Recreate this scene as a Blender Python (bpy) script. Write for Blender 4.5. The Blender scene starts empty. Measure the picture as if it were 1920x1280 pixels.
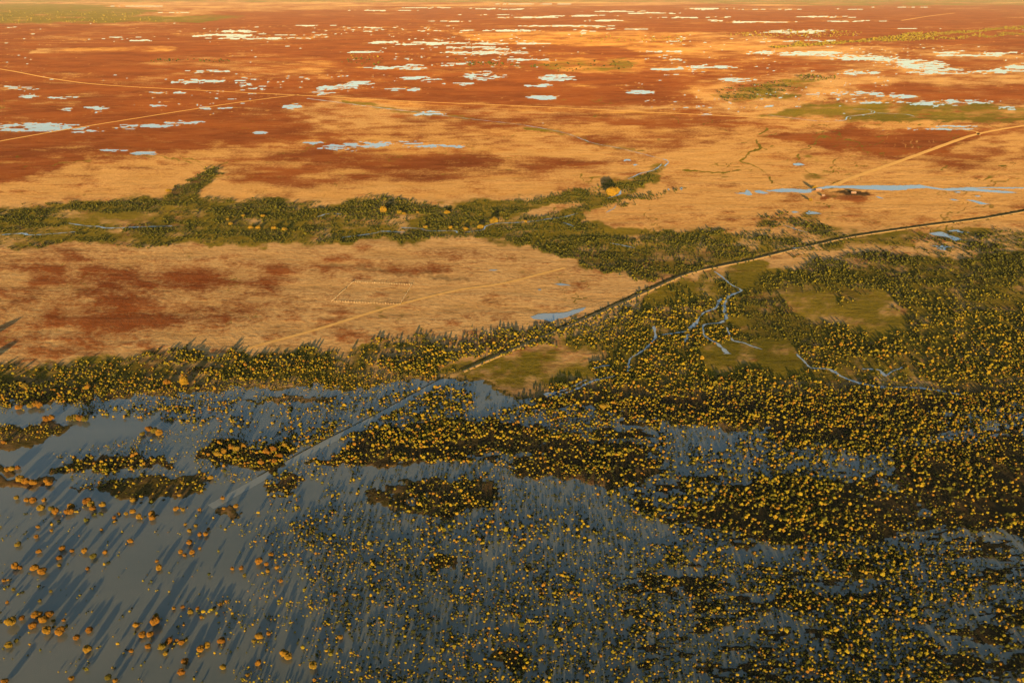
import bpy, math, random
import numpy as np
from mathutils import Vector

# ------------------------------------------------------------------ camera, sky, sun, exposure
scene = bpy.context.scene
COL = scene.collection
F, PX0, PY0, HORIZON, ALT = 1400.0, 960.0, 640.0, -20.0, 450.0
PITCH = math.atan((PY0 - HORIZON) / F)
SP, CP = math.sin(PITCH), math.cos(PITCH)
cam = bpy.data.cameras.new('camera')
cam.sensor_width = 36.0
cam.lens = F / 1920.0 * 36.0
cam.clip_start, cam.clip_end = 1.0, 300000.0
camo = bpy.data.objects.new('camera', cam)
camo.location = (0, 0, ALT)
camo.rotation_euler = (math.pi / 2 - PITCH, 0, 0)
COL.objects.link(camo)
scene.camera = camo

SUN_EL, SUN_AZ = 6.0, 181.8          # low sun behind the camera, a little to its left
world = bpy.data.worlds.new('World')
scene.world = world
world.use_nodes = True
wn = world.node_tree
sky = wn.nodes.new('ShaderNodeTexSky')
sky.sky_type = 'NISHITA'
sky.sun_disc = False
sky.sun_elevation = math.radians(SUN_EL)
sky.sun_rotation = math.radians(SUN_AZ)
sky.altitude = 100.0
sky.air_density, sky.dust_density, sky.ozone_density = 1.0, 0.6, 1.0
wn.links.new(sky.outputs[0], wn.nodes['Background'].inputs[0])
wn.nodes['Background'].inputs[1].default_value = 0.076

sun = bpy.data.lights.new('sun', 'SUN')
sun.energy = 5.0
sun.angle = math.radians(0.5)
sun.color = (1.0, 0.635, 0.25)
suno = bpy.data.objects.new('sun', sun)
az = math.radians(SUN_AZ)
el = math.radians(SUN_EL)
to_sun = Vector((math.sin(az) * math.cos(el), math.cos(az) * math.cos(el), math.sin(el)))
suno.rotation_euler = (-to_sun).to_track_quat('-Z', 'Y').to_euler()
suno.location = (0, -500, 800)
COL.objects.link(suno)

scene.view_settings.view_transform = 'Standard'
scene.view_settings.look = 'None'
scene.view_settings.gamma = 1.0
scene.view_settings.exposure = 1.74
scene.view_settings.use_curve_mapping = False
scene.cycles.use_denoising = True
scene.cycles.sample_clamp_indirect = 2.0
scene.cycles.max_bounces = 5
scene.cycles.volume_bounces = 0

rng = np.random.default_rng(11)
random.seed(5)

# ------------------------------------------------------------------ plain-earth mapping (survey of the plain)
def ground(px, py):
    """point of the plain seen in direction (px, py) of the survey photograph -> metres"""
    ang = PITCH + np.arctan((np.asarray(py, float) - PY0) / F)
    Y = ALT / np.tan(ang)
    D = Y * CP + ALT * SP
    return (np.asarray(px, float) - PX0) / F * D, Y

def scale_at(py):
    ang = PITCH + math.atan((py - PY0) / F)
    return F / (ALT / math.tan(ang) * CP + ALT * SP)       # pixels per metre

def hash2(ix, iy, seed):
    n = (ix.astype(np.int64) * 374761393 + iy.astype(np.int64) * 668265263 + seed * 974711) & 0x7fffffff
    n = ((n ^ (n >> 13)) * 1274126177) & 0x7fffffff
    n = (n ^ (n >> 16)) & 0xffff
    return n / 65535.0

def vnoise(x, y, seed=0):
    x0, y0 = np.floor(x), np.floor(y)
    fx, fy = x - x0, y - y0
    fx = fx * fx * fx * (fx * (fx * 6 - 15) + 10)
    fy = fy * fy * fy * (fy * (fy * 6 - 15) + 10)
    a = hash2(x0, y0, seed); b = hash2(x0 + 1, y0, seed)
    c = hash2(x0, y0 + 1, seed); d = hash2(x0 + 1, y0 + 1, seed)
    return (a + (b - a) * fx) * (1 - fy) + (c + (d - c) * fx) * fy

def fbm(x, y, seed=0, octv=4):
    s, a, t = 0.0, 0.5, 0.0
    for k in range(octv):
        s = s + a * vnoise(x * 2 ** k + 17.3 * k, y * 2 ** k - 9.1 * k, seed + k)
        t += a
        a *= 0.55
    return s / t

def sstep(a, b, x):
    t = np.clip((x - a) / (b - a), 0, 1)
    return t * t * (3 - 2 * t)

def vlog(py):
    return 200.0 * np.log(np.maximum(py, -18) + 25.0)

def poly_sd(px, py, poly, asp=1.0):
    """signed distance, positive inside; asp stretches the vertical"""
    P = np.array(poly, float)
    x, y = px, py * asp
    P[:, 1] *= asp
    d = np.full(px.shape, 1e9)
    ins = np.zeros(px.shape, bool)
    n = len(P)
    for i in range(n):
        ax, ay = P[i]; bx, by = P[(i + 1) % n]
        ex, ey = bx - ax, by - ay
        t = np.clip(((x - ax) * ex + (y - ay) * ey) / (ex * ex + ey * ey + 1e-9), 0, 1)
        d = np.minimum(d, (x - ax - t * ex) ** 2 + (y - ay - t * ey) ** 2)
        c = (ay > y) != (by > y)
        if ey != 0:
            ins ^= c & (x < ex * (y - ay) / ey + ax)
    d = np.sqrt(d)
    return np.where(ins, d, -d)

def add_poly(acc, px, py, poly, val, feather, asp=2.0, mode='max'):
    P = np.array(poly)
    m = feather + 4
    sel = (px > P[:, 0].min() - m) & (px < P[:, 0].max() + m) & (py > P[:, 1].min() - m) & (py < P[:, 1].max() + m)
    if not sel.any():
        return
    w = sstep(-feather, feather, poly_sd(px[sel], py[sel], poly, asp))
    if mode == 'max':
        acc[sel] = np.maximum(acc[sel], w * val)
    else:
        acc[sel] = np.clip(acc[sel] + w * val, 0, 1)

def add_line(acc, px, py, pts, width, val, asp=2.0, mode='max'):
    P = np.array(pts, float)
    m = width * 2 + 4
    sel = (px > P[:, 0].min() - m) & (px < P[:, 0].max() + m) & (py > P[:, 1].min() - m) & (py < P[:, 1].max() + m)
    if not sel.any():
        return
    x, y = px[sel], py[sel] * asp
    P[:, 1] *= asp
    d = np.full(x.shape, 1e9)
    for i in range(len(P) - 1):
        ax, ay = P[i]; ex, ey = P[i + 1] - P[i]
        t = np.clip(((x - ax) * ex + (y - ay) * ey) / (ex * ex + ey * ey + 1e-9), 0, 1)
        d = np.minimum(d, (x - ax - t * ex) ** 2 + (y - ay - t * ey) ** 2)
    w = 1 - sstep(width * 0.5, width * 1.3, np.sqrt(d))
    if mode == 'max':
        acc[sel] = np.maximum(acc[sel], w * val)
    else:
        acc[sel] = np.clip(acc[sel] + w * val, 0, 1)

def ell(cx, cy, rx, ry, n=14):
    return [(cx + rx * math.cos(2 * math.pi * k / n), cy + ry * math.sin(2 * math.pi * k / n)) for k in range(n)]

# ------------------------------------------------------------------ survey: soils, grass, flood, woodland
RED = [
    ([(1150, 84), (1420, 92), (1900, 92), (1900, 138), (1500, 140), (1390, 196), (1200, 200)], .6, 22),
    ([(540, 186), (1400, 200), (1250, 290), (1100, 282), (640, 250)], .62, 20),
    ([(-400, 46), (300, 42), (420, 18), (960, 6), (2300, 4), (2300, 105), (1700, 100), (1440, 85), (1200, 90), (1280, 150), (1360, 205), (900, 196), (640, 186), (560, 205), (640, 250), (430, 285), (330, 290), (170, 300), (0, 345), (-400, 380)], 1.0, 14),
    ([(420, 335), (430, 295), (600, 262), (820, 268), (1000, 282), (1130, 308), (1010, 340), (720, 350), (480, 348)], .62, 16),
    ([(560, 285), (700, 275), (960, 292), (940, 318), (700, 325), (580, 310)], .85, 10),
    ([(1420, 255), (1600, 238), (1720, 240), (1830, 246), (1850, 254), (1760, 285), (1660, 296), (1540, 285)], .9, 8),
    ([(1590, 160), (1700, 150), (1960, 158), (2300, 150), (2300, 200), (1920, 198), (1720, 192), (1620, 180)], .92, 8),
    ([(1280, 118), (1480, 112), (1520, 135), (1380, 150), (1280, 145)], .8, 8),
    ([(1200, 218), (1340, 215), (1420, 240), (1280, 262), (1200, 245)], .45, 12),
    ([(1400, 262), (1760, 290), (1940, 260), (2300, 250), (2300, 320), (1900, 318), (1640, 312), (1460, 300)], .42, 16),
    ([(-400, 478), (120, 470), (330, 476), (560, 500), (540, 540), (470, 590), (360, 630), (180, 650), (-400, 665)], .52, 40),
    ([(80, 490), (420, 495), (440, 545), (300, 570), (60, 560)], .56, 40),
    ([(600, 492), (760, 488), (960, 508), (760, 516), (620, 512)], .4, 14),
    ([(1525, 358), (1560, 353), (1625, 356), (1640, 368), (1600, 380), (1545, 372)], .6, 5),
]
OCHRE_CUT = [
    ([(640, 226), (1000, 246), (1240, 290), (1100, 290), (960, 262), (640, 246)], .28, 16),
    ([(60, 92), (300, 86), (330, 96), (60, 100)], .7, 5),
    ([(300, 96), (620, 100), (620, 150), (260, 155)], .25, 16),
    ([(1290, 60), (1420, 62), (1500, 82), (1700, 92), (1360, 96), (1200, 80)], .75, 8),
    ([(820, 62), (1260, 58), (1320, 78), (1230, 92), (940, 84)], .75, 10),
    ([(1000, 112), (1200, 110), (1250, 135), (1050, 140)], .6, 10),
]
GREEN = [
    ([(-400, 398), (100, 384), (300, 366), (345, 350), (400, 316), (412, 324), (370, 368), (430, 372), (640, 375), (800, 380), (1000, 372), (1110, 352), (1180, 330), (1235, 298), (1262, 308), (1220, 350), (1130, 388), (1090, 420), (1250, 432), (1400, 440), (1460, 462), (1390, 490), (1280, 512), (1205, 530), (1060, 490), (1000, 470), (880, 456), (680, 455), (600, 460), (300, 460), (-400, 468)], .74, 10),
    ([(830, 695), (900, 668), (1000, 650), (1120, 618), (1200, 565), (1260, 524), (1400, 490), (1560, 500), (1700, 485), (1920, 474), (2300, 462), (2300, 820), (1920, 770), (1700, 745), (1500, 760), (1300, 760), (1100, 740), (950, 722)], .85, 12),
    ([(-400, 690), (0, 682), (300, 662), (640, 650), (840, 636), (830, 702), (600, 722), (400, 724), (200, 742), (-400, 760)], .7, 14),
    ([(-400, 4), (160, 8), (300, 20), (250, 30), (460, 30), (360, 42), (-400, 47)], .85, 5),
    ([(-400, -1), (2300, -1), (2300, 5), (-400, 4)], .75, 1.5),
    ([(1280, 5), (2300, 6), (2300, 12), (1500, 11)], .55, 2),
    ([(1340, 178), (1480, 150), (1560, 146), (1480, 185), (1380, 196)], .55, 9),
    ([(1500, 198), (1640, 192), (1920, 200), (2300, 205), (2300, 236), (1800, 228), (1640, 226), (1430, 218)], .75, 8),
    ([(1500, 290), (1545, 310), (1560, 342), (1520, 345), (1500, 320)], .28, 10),
    ([(1520, 445), (1660, 430), (1770, 436), (1700, 466), (1560, 462)], .5, 10),
    ([(1420, 410), (1540, 400), (1600, 440), (1520, 480), (1400, 470)], .35, 20),
    ([(1760, 425), (1930, 430), (2300, 430), (2300, 480), (1860, 470), (1780, 452)], .5, 14),
    ([(960, 118), (1180, 112), (1190, 132), (1000, 130)], .35, 8),
]
GREEN_CUT = [
    ([(880, 672), (1000, 652), (1100, 656), (1100, 706), (960, 708), (860, 700)], .22, 16),
    ([(1000, 402), (1050, 385), (1090, 378), (1080, 395), (1020, 408)], .8, 5),
    ([(1600, 700), (1700, 690), (1760, 720), (1680, 730)], .5, 8),
]
GOLD_AND_GLOW = [
    ([(-200, 300), (400, 250), (1000, 215), (2300, 210), (2300, 410), (1200, 440), (1000, 370), (-200, 385)], .35, 20),
    ([(430, 372), (420, 345), (700, 352), (960, 352), (1090, 340), (1100, 356), (980, 370), (640, 372)], .45, 10),
    ([(1060, 372), (1190, 335), (1400, 330), (1700, 372), (1920, 372), (2300, 360), (2300, 400), (1700, 412), (1400, 400), (1180, 440), (1120, 420)], .35, 16),
    ([(830, 60), (1260, 58), (1330, 80), (1240, 136), (1000, 140), (900, 100)], .8, 14),  # core of the far glow, painted into the soil colour
    ([(480, 60), (760, 44), (1300, 44), (1480, 100), (1300, 180), (800, 180), (540, 120)], .5, 34),  # wider glow around it, also put into the soil colour
    ([(640, 184), (1000, 198), (1350, 214), (1350, 224), (1000, 208), (640, 192)], .6, 5),
    ([(150, 88), (420, 86), (420, 95), (100, 98)], .8, 4),
]
DARK = [
    ([(1535, 357), (1570, 352), (1625, 357), (1625, 366), (1570, 362)], .9, 3),
    ([(305, 366), (335, 345), (385, 322), (392, 328), (350, 352), (318, 378)], .65, 5),
    ([(600, 507), (680, 505), (880, 515), (880, 522), (700, 514)], .35, 4),
]
FLOOD = [(-600, 765), (0, 757), (120, 752), (330, 748), (450, 728), (600, 720), (740, 713), (850, 706), (905, 716), (950, 738), (1010, 752), (1100, 745), (1160, 762), (1300, 770), (1500, 772), (1700, 762), (1920, 758), (2500, 760), (2500, 2600), (-600, 2600)]
ISLES = [
    ([(-60, 802), (60, 792), (135, 792), (110, 815), (40, 836), (-60, 836)], 1., 6),
    ([(360, 862), (400, 836), (450, 825), (470, 842), (545, 822), (556, 850), (520, 880), (440, 868)], 1., 7),
    ([(150, 922), (200, 900), (370, 888), (392, 900), (360, 918), (270, 940), (220, 935)], .95, 8),
    ([(80, 888), (180, 862), (250, 850), (300, 866), (340, 872), (220, 884), (120, 892)], .8, 8),
    ([(580, 868), (690, 815), (760, 800), (850, 815), (860, 845), (760, 866)], .95, 8),
    ([(950, 872), (1040, 850), (1190, 862), (1245, 890), (1150, 918), (990, 898)], 1., 8),
    ([(-60, 904), (0, 898), (90, 896), (110, 906), (40, 914), (-60, 914)], .8, 5),
    ([(-60, 880), (36, 876), (36, 890), (-60, 892)], .8, 4),
    ([(400, 748), (520, 742), (640, 735), (640, 745), (520, 756)], .5, 6),
    ([(500, 905), (540, 892), (570, 905), (560, 925), (520, 920)], .6, 6),
    ([(690, 915), (760, 895), (920, 905), (930, 940), (850, 965), (730, 950)], .62, 12),
    ([(760, 800), (960, 785), (1170, 830), (1220, 860), (1000, 855), (860, 850)], .75, 12),
    ([(1290, 940), (1420, 905), (1640, 900), (1745, 955), (1650, 1022), (1420, 1005), (1260, 975)], .85, 14),
    ([(1680, 850), (1780, 825), (2300, 815), (2300, 1020), (1800, 990), (1700, 930)], 1., 14),
    ([(1400, 770), (1700, 765), (1800, 800), (1650, 840), (1480, 835)], .75, 16),
    ([(1130, 750), (1330, 760), (1560, 760), (1560, 800), (1300, 800), (1160, 790)], .75, 10),
    ([(1220, 1090), (1320, 1075), (1350, 1110), (1240, 1130)], .5, 12),
    ([(1540, 1050), (1700, 1060), (1680, 1100), (1540, 1090)], .45, 14),
    (ell(838, 1055, 28, 18), .7, 8), (ell(960, 1228, 34, 22), .8, 8), (ell(1500, 1130, 50, 22), .6, 10),
    (ell(1870, 1190, 50, 26), .7, 10), (ell(1330, 1170, 40, 20), .5, 10), (ell(1790, 1250, 60, 20), .55, 10),
    (ell(820, 790, 60, 12), .5, 8), (ell(430, 960, 26, 9), .6, 5),
]
WOOD = [
    ([(-300, 402), (90, 386), (300, 373), (430, 373), (640, 386), (640, 455), (300, 456), (-300, 464)], .46, 12),
    ([(296, 380), (330, 342), (395, 316), (408, 326), (346, 384)], .75, 4),
    ([(640, 380), (690, 366), (760, 380), (860, 386), (1000, 374), (1000, 455), (880, 450), (640, 453)], .6, 6),
    ([(960, 376), (1100, 356), (1180, 336), (1240, 300), (1258, 312), (1180, 368), (1100, 386), (1000, 386)], .3, 5),
    ([(1050, 408), (1110, 384), (1200, 364), (1290, 350), (1200, 376), (1100, 404)], .5, 3),
    ([(880, 442), (1000, 408), (1080, 400), (1110, 430), (1200, 442), (1330, 452), (1420, 470), (1330, 500), (1250, 520), (1200, 530), (1070, 490), (1000, 470)], .72, 6),
    ([(1450, 408), (1530, 400), (1560, 440), (1610, 450), (1520, 482), (1440, 470), (1370, 452)], .3, 12),
    ([(1180, 440), (1400, 436), (1500, 455), (1400, 485), (1290, 500)], .45, 12),
    ([(1600, 465), (1760, 440), (1840, 432), (1960, 430), (2300, 430), (2300, 482), (1900, 478), (1700, 478)], .3, 12),
    ([(1780, 450), (1860, 455), (1920, 485), (1880, 490)], .5, 6),
    ([(-300, 694), (0, 690), (150, 680), (330, 664), (480, 660), (640, 650), (780, 638), (835, 660), (830, 702), (640, 716), (500, 722), (330, 742), (100, 752), (-300, 762)], .62, 10),
    ([(-300, 716), (300, 714), (420, 712), (430, 734), (120, 750), (-300, 756)], .9, 6),
    ([(700, 642), (880, 618), (1000, 612), (1150, 575), (1230, 545), (1250, 572), (1100, 628), (980, 658), (830, 692)], .5, 6),
    ([(1190, 545), (1300, 520), (1340, 515), (1400, 545), (1480, 500), (1560, 482), (1640, 470), (1700, 490), (1920, 480), (2300, 470), (2300, 645), (1700, 645), (1500, 655), (1300, 690), (1120, 692), (1000, 680), (1050, 650), (1150, 600)], .58, 8),
    ([(1395, 560), (1480, 550), (1545, 640), (1460, 645), (1385, 605)], .85, 10),
    ([(1500, 642), (1700, 642), (2300, 600), (2300, 780), (1700, 745), (1500, 725)], .85, 10),
    ([(1000, 745), (1120, 690), (1300, 690), (1500, 700), (2300, 720), (2300, 1130), (1700, 1080), (1250, 1010), (1180, 960), (1130, 900), (960, 900), (900, 850), (880, 800)], .78, 12),
    ([(640, 862), (830, 790), (960, 790), (1160, 830), (1250, 850), (1250, 900), (960, 890), (900, 870), (740, 852)], .85, 8),
    ([(680, 742), (830, 720), (900, 740), (880, 800), (760, 830), (640, 840), (600, 830), (720, 760)], .4, 8),
    ([(690, 902), (930, 890), (960, 930), (900, 970), (760, 960), (700, 930)], .65, 8),
    ([(560, 965), (960, 960), (1300, 1030), (1700, 1080), (2300, 1130), (2300, 1420), (620, 1420)], .6, 30),
    ([(1080, 1030), (1300, 1030), (1700, 1080), (2300, 1130), (2300, 1420), (1250, 1420)], .78, 60),
    ([(360, 862), (400, 836), (450, 825), (470, 842), (545, 822), (556, 850), (520, 880), (440, 868)], .9, 4),
    ([(150, 922), (200, 900), (370, 888), (392, 900), (360, 918), (270, 940), (220, 935)], .6, 4),
    ([(80, 888), (180, 862), (250, 850), (300, 866), (340, 872), (220, 884), (120, 892)], .75, 4),
    ([(580, 868), (690, 815), (760, 800), (850, 815), (860, 845), (760, 866)], .85, 4),
    ([(120, 778), (280, 755), (420, 760), (380, 790), (160, 790)], .28, 10),
    ([(380, 750), (700, 735), (620, 840), (420, 830)], .3, 16),
    ([(495, 890), (560, 885), (575, 960), (520, 960)], .65, 6),
    ([(600, 890), (720, 880), (720, 940), (620, 950)], .45, 10),
    ([(0, 945), (640, 960), (640, 1300), (0, 1300)], .03, 4),
    (ell(838, 1055, 26, 20), 1., 4), (ell(960, 1226, 30, 22), 1., 5), (ell(985, 1070, 14, 8), 1., 3), (ell(1072, 1097, 24, 7), 1., 3),
    (ell(1510, 1132, 44, 20), .9, 6), (ell(1870, 1190, 44, 28), .85, 8), (ell(1290, 1100, 50, 22), .8, 6), (ell(1640, 1095, 60, 20), .7, 8),
]
WOOD_CUT = [
    ([(120, 396), (290, 400), (310, 424), (120, 424)], .45, 6), ([(-60, 428), (140, 430), (140, 452), (-60, 460)], .35, 6), ([(220, 438), (340, 440), (340, 454), (220, 454)], .35, 5),
    ([(640, 406), (780, 406), (790, 436), (640, 440)], .45, 6), (ell(1050, 442, 36, 12), .6, 5), (ell(1150, 440, 60, 8), .5, 5),
    ([(1475, 545), (1560, 545), (1565, 575), (1640, 540), (1665, 548), (1695, 628), (1640, 642), (1580, 612), (1500, 592)], 1., 4),
    ([(1360, 588), (1415, 588), (1422, 608), (1370, 612)], .9, 4), ([(1310, 655), (1380, 640), (1480, 645), (1495, 690), (1330, 702)], .8, 5),
    ([(830, 695), (880, 672), (1000, 650), (1110, 652), (1110, 712), (940, 716)], .85, 6), ([(1240, 520), (1340, 520), (1360, 556), (1250, 580), (1190, 580)], .5, 8),
    ([(1250, 790), (1440, 790), (1440, 880), (1290, 890)], .45, 12), ([(1380, 720), (1500, 690), (1560, 720), (1480, 740)], .5, 8),
    ([(1600, 690), (1720, 680), (1760, 720), (1660, 728)], .6, 6), ([(660, 740), (880, 690), (900, 700), (680, 800), (440, 945), (400, 945)], .0, 3),
    ([(900, 1000), (1250, 1020), (1250, 1080), (1000, 1100), (900, 1060)], .12, 20),
]
LAKES = """60 238 80 9 1.3|150 240 14 4 .8|349 230 42 5 1.2|285 236 55 3 .9|235 240 24 3 .9|168 247 26 3 .7|370 153 48 4 1|386 134 42 3 .8|403 203 24 3 .8|183 212 24 4 .9|181 203 18 3 .8
126 205 16 4 .8|121 183 26 3 .8|302 173 20 3 .8|336 174 14 2 .8|33 165 32 4 .9|50 181 18 4 .6|450 59 36 3 1.1|420 67 50 4 1.2|487 72 80 3 1.1|262 76 18 2 .9|225 70 30 2 .8|618 166 26 5 .9
598 175 26 4 .8|551 200 18 4 .7|269 287 26 4 .8|215 282 30 2 .7|484 249 14 2.5 .7|591 269 24 4 .7|621 275 30 5 .6|292 198 14 2 .7|717 79 32 4 .7|791 82 50 4 1.1|835 81 44 3 1|875 89 55 3 1
922 82 36 3 1.1|989 82 34 2.5 1.2|932 92 26 2.5 1|919 99 62 3.5 1.3|986 113 38 3 1|1046 146 32 6 1.3|909 143 36 8 1.1|774 127 30 6 1|724 127 34 3 .8|842 121 36 3 1|754 110 18 3 .9|680 98 34 2 .8
791 149 40 5 .9|868 158 28 3 .8|657 165 34 6 .8|674 156 28 4 .8|754 168 30 4 .9|1016 183 30 5 1|1013 160 28 4 .9|942 17 60 2 .9|993 33 55 2.5 1.1|925 28 50 2 .8|1060 49 70 2 1|949 58 50 2.5 .8
842 40 28 2 .8|808 15 44 1.5 .8|687 52 44 2 .9|1124 39 36 2.5 .9|1184 55 50 1.5 1|1171 22 60 2 .9|1211 25 50 2 .9|1245 97 50 1.5 .9|1251 130 32 2 .9|1198 173 26 4 .7|798 213 26 5 .8|741 270 44 5 .8
821 275 44 4 .7|690 272 40 6 .7|660 279 30 5 .6|1330 17 40 3 .9|1347 39 32 2.5 1|1431 42 70 2 .9|1549 32 46 3 1.1|1592 40 60 1.5 .9|1300 33 60 2.5 .8|1498 59 60 5 .7|1532 77 32 3 1.2|1461 78 34 2.5 .9
1428 99 30 4 1|1515 101 60 5 1|1616 109 50 6 1.1|1683 116 50 8 1.15|1727 124 40 12 1.2|1767 134 50 7 1.2|1851 134 60 5 1|1609 136 36 5 .9|1330 126 50 3 1|1381 150 32 4 1.3|1911 126 30 4 .8|1774 99 26 2 .8
1596 175 60 4 .7|1650 191 40 4 .9|1683 181 36 4 1|1757 195 44 5 .9|1800 191 60 5 .8|1895 203 20 4 1|1760 242 50 2.5 .8|1791 237 30 2 .8|1310 215 26 2 .9|1461 199 34 1.8 .7|1580 18 50 1.5 .7|1700 14 60 1.2 .6
1000 8 60 1.2 .6|700 20 60 1.5 .6|560 66 40 1.6 .7|250 12 40 1.2 .6|1820 104 60 2 .7|1880 100 40 3 .7|330 24 30 1.2 .7|1440 18 60 2 .9|1090 30 60 2 .8|860 58 60 1.5 .7|580 48 40 2 .7|1700 54 30 1.2 .7"""
LAKES = [tuple(float(v) for v in s.split()) for line in LAKES.split('\n') for s in line.split('|')]
FURROWS = [[(1663, 257), (1655, 279)], [(1671, 262), (1663, 280)], [(1682, 259), (1679, 279)], [(1694, 258), (1700, 278)], [(1707, 260), (1712, 278)], [(1719, 260), (1721, 280)], [(1734, 261), (1744, 281)], [(1745, 262), (1758, 279)]]
CREEKS = [
    ('narrow pale creek running down from the road into the green woodland', [(1338, 509), (1355, 520), (1372, 535), (1391, 545), (1376, 552), (1364, 558), (1357, 575), (1362, 597), (1350, 605), (1325, 608), (1318, 612), (1320, 628), (1328, 635), (1345, 645), (1366, 664)], [3, 3, 3, 3, 4, 5, 7, 5, 4, 3, 4, 5, 4, 6, 9]),
    ('short creek arm beside the braided woodland creek', [(1352, 560), (1345, 572), (1340, 579), (1320, 587), (1306, 604), (1299, 612), (1283, 622), (1240, 628)], [4, 7, 7, 3, 5, 6, 4, 2]),
    ('thin creek branch crossing the olive meadow below the braided creek', [(1363, 614), (1372, 637), (1395, 643), (1412, 650), (1432, 656)], [2, 4, 3, 3, 1]),
    ('long grey blue creek winding through the right hand woodland', [(1493, 664), (1510, 680), (1522, 690), (1555, 693), (1589, 711), (1643, 725), (1713, 727), (1750, 731), (1800, 740)], [4, 3, 4, 5, 7, 6, 4, 5, 3]),
    ('forked blue pool among trees above the long woodland creek', [(1618, 692), (1648, 694), (1660, 705), (1672, 697), (1692, 689)], [3, 5, 7, 5, 3]),
    ('thin creek curving through trees right of the road', [(1226, 612), (1228, 634), (1208, 656), (1182, 673), (1177, 697)], [5, 4, 3, 4, 4]),
    ('short blue water strip on brown flat right of the road', [(1112, 691), (1128, 687), (1142, 685)], [3, 4, 2]),
    ('pale water streak on the brown flat near the floodwater', [(1100, 712), (1062, 730), (1022, 742)], [2, 5, 14]),
    ('blue streak beside the brown reeds near the floodwater', [(1155, 705), (1110, 715), (1075, 732), (1030, 745)], [2, 5, 4, 8]),
    ('winding stream at the far left of the green belt', [(-40, 444), (40, 438), (54, 441), (107, 438), (141, 435)], [2, 5, 3, 3, 4]),
    ('thin winding stream along the middle of the left green belt', [(129, 419), (163, 424), (185, 425), (202, 428), (260, 426), (322, 424)], [3, 3, 3, 4, 3, 3]),
    ('short pale stream in the green belt left of centre', [(595, 407), (615, 401), (640, 402)], [2, 3, 2]),
    ('stream along the lower edge of the central green belt', [(640, 446), (700, 438), (717, 434), (760, 436)], [2, 2, 3, 2]),
    ('short stream loop in the central green belt', [(752, 427), (788, 429), (805, 433), (852, 433), (858, 437)], [2, 3, 3, 3, 2]),
    ('stream linking golden trees of the central green belt', [(872, 436), (905, 431), (909, 425), (932, 419), (962, 418), (1010, 414), (1026, 411), (1057, 407), (1082, 400)], [3, 3, 4, 3, 2, 2, 2, 2, 2]),
    ('straight short channel below the central stream', [(1055, 418), (1066, 421), (1077, 425)], [2, 3, 2]),
    ('straight short channel in dark scrub right of centre', [(1144, 456), (1166, 460), (1190, 465)], [1, 2, 2]),
    ('bent little channel below the biggest golden tree', [(1137, 399), (1149, 392), (1156, 385)], [2, 2, 3]),
    ('pale creek bank curling around the biggest golden tree', [(1140, 372), (1152, 368), (1163, 364), (1162, 358)], [2, 3, 4, 5]),
    ('faint creek line meandering across the distant orange plain', [(575, 185), (640, 193), (700, 201), (800, 213), (870, 222), (960, 232), (1000, 238), (1060, 250), (1110, 268), (1160, 278), (1220, 293), (1252, 302), (1246, 312)], [2, 1.5, 2, 2, 1, 1, 1.4, 1, 1.2, 1, 1.2, 2, 2]),
    ('broken creek line beside the distant golden scrub', [(1178, 336), (1200, 326), (1225, 319), (1240, 308)], [1, 2, 2, 2]),
    ('thin pale creek winding across the distant green flat', [(1440, 216), (1520, 226), (1560, 228), (1585, 225), (1592, 219), (1640, 212), (1628, 206), (1600, 205)], [1, 1.4, 1.4, 2, 1.4, 1.4, 1.4, 1]),
    ('second pale creek on the distant green flat at right', [(1640, 212), (1700, 215), (1716, 220)], [1.4, 1.4, 1]),
    ('short blue channel in the scrub above the road', [(1470, 422), (1495, 431), (1515, 436)], [1.5, 2.5, 1.5]),
    ('blue water lying in the roadside drain', [(1486, 466), (1510, 463), (1542, 457)], [2, 4, 1.5]),
]
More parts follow.
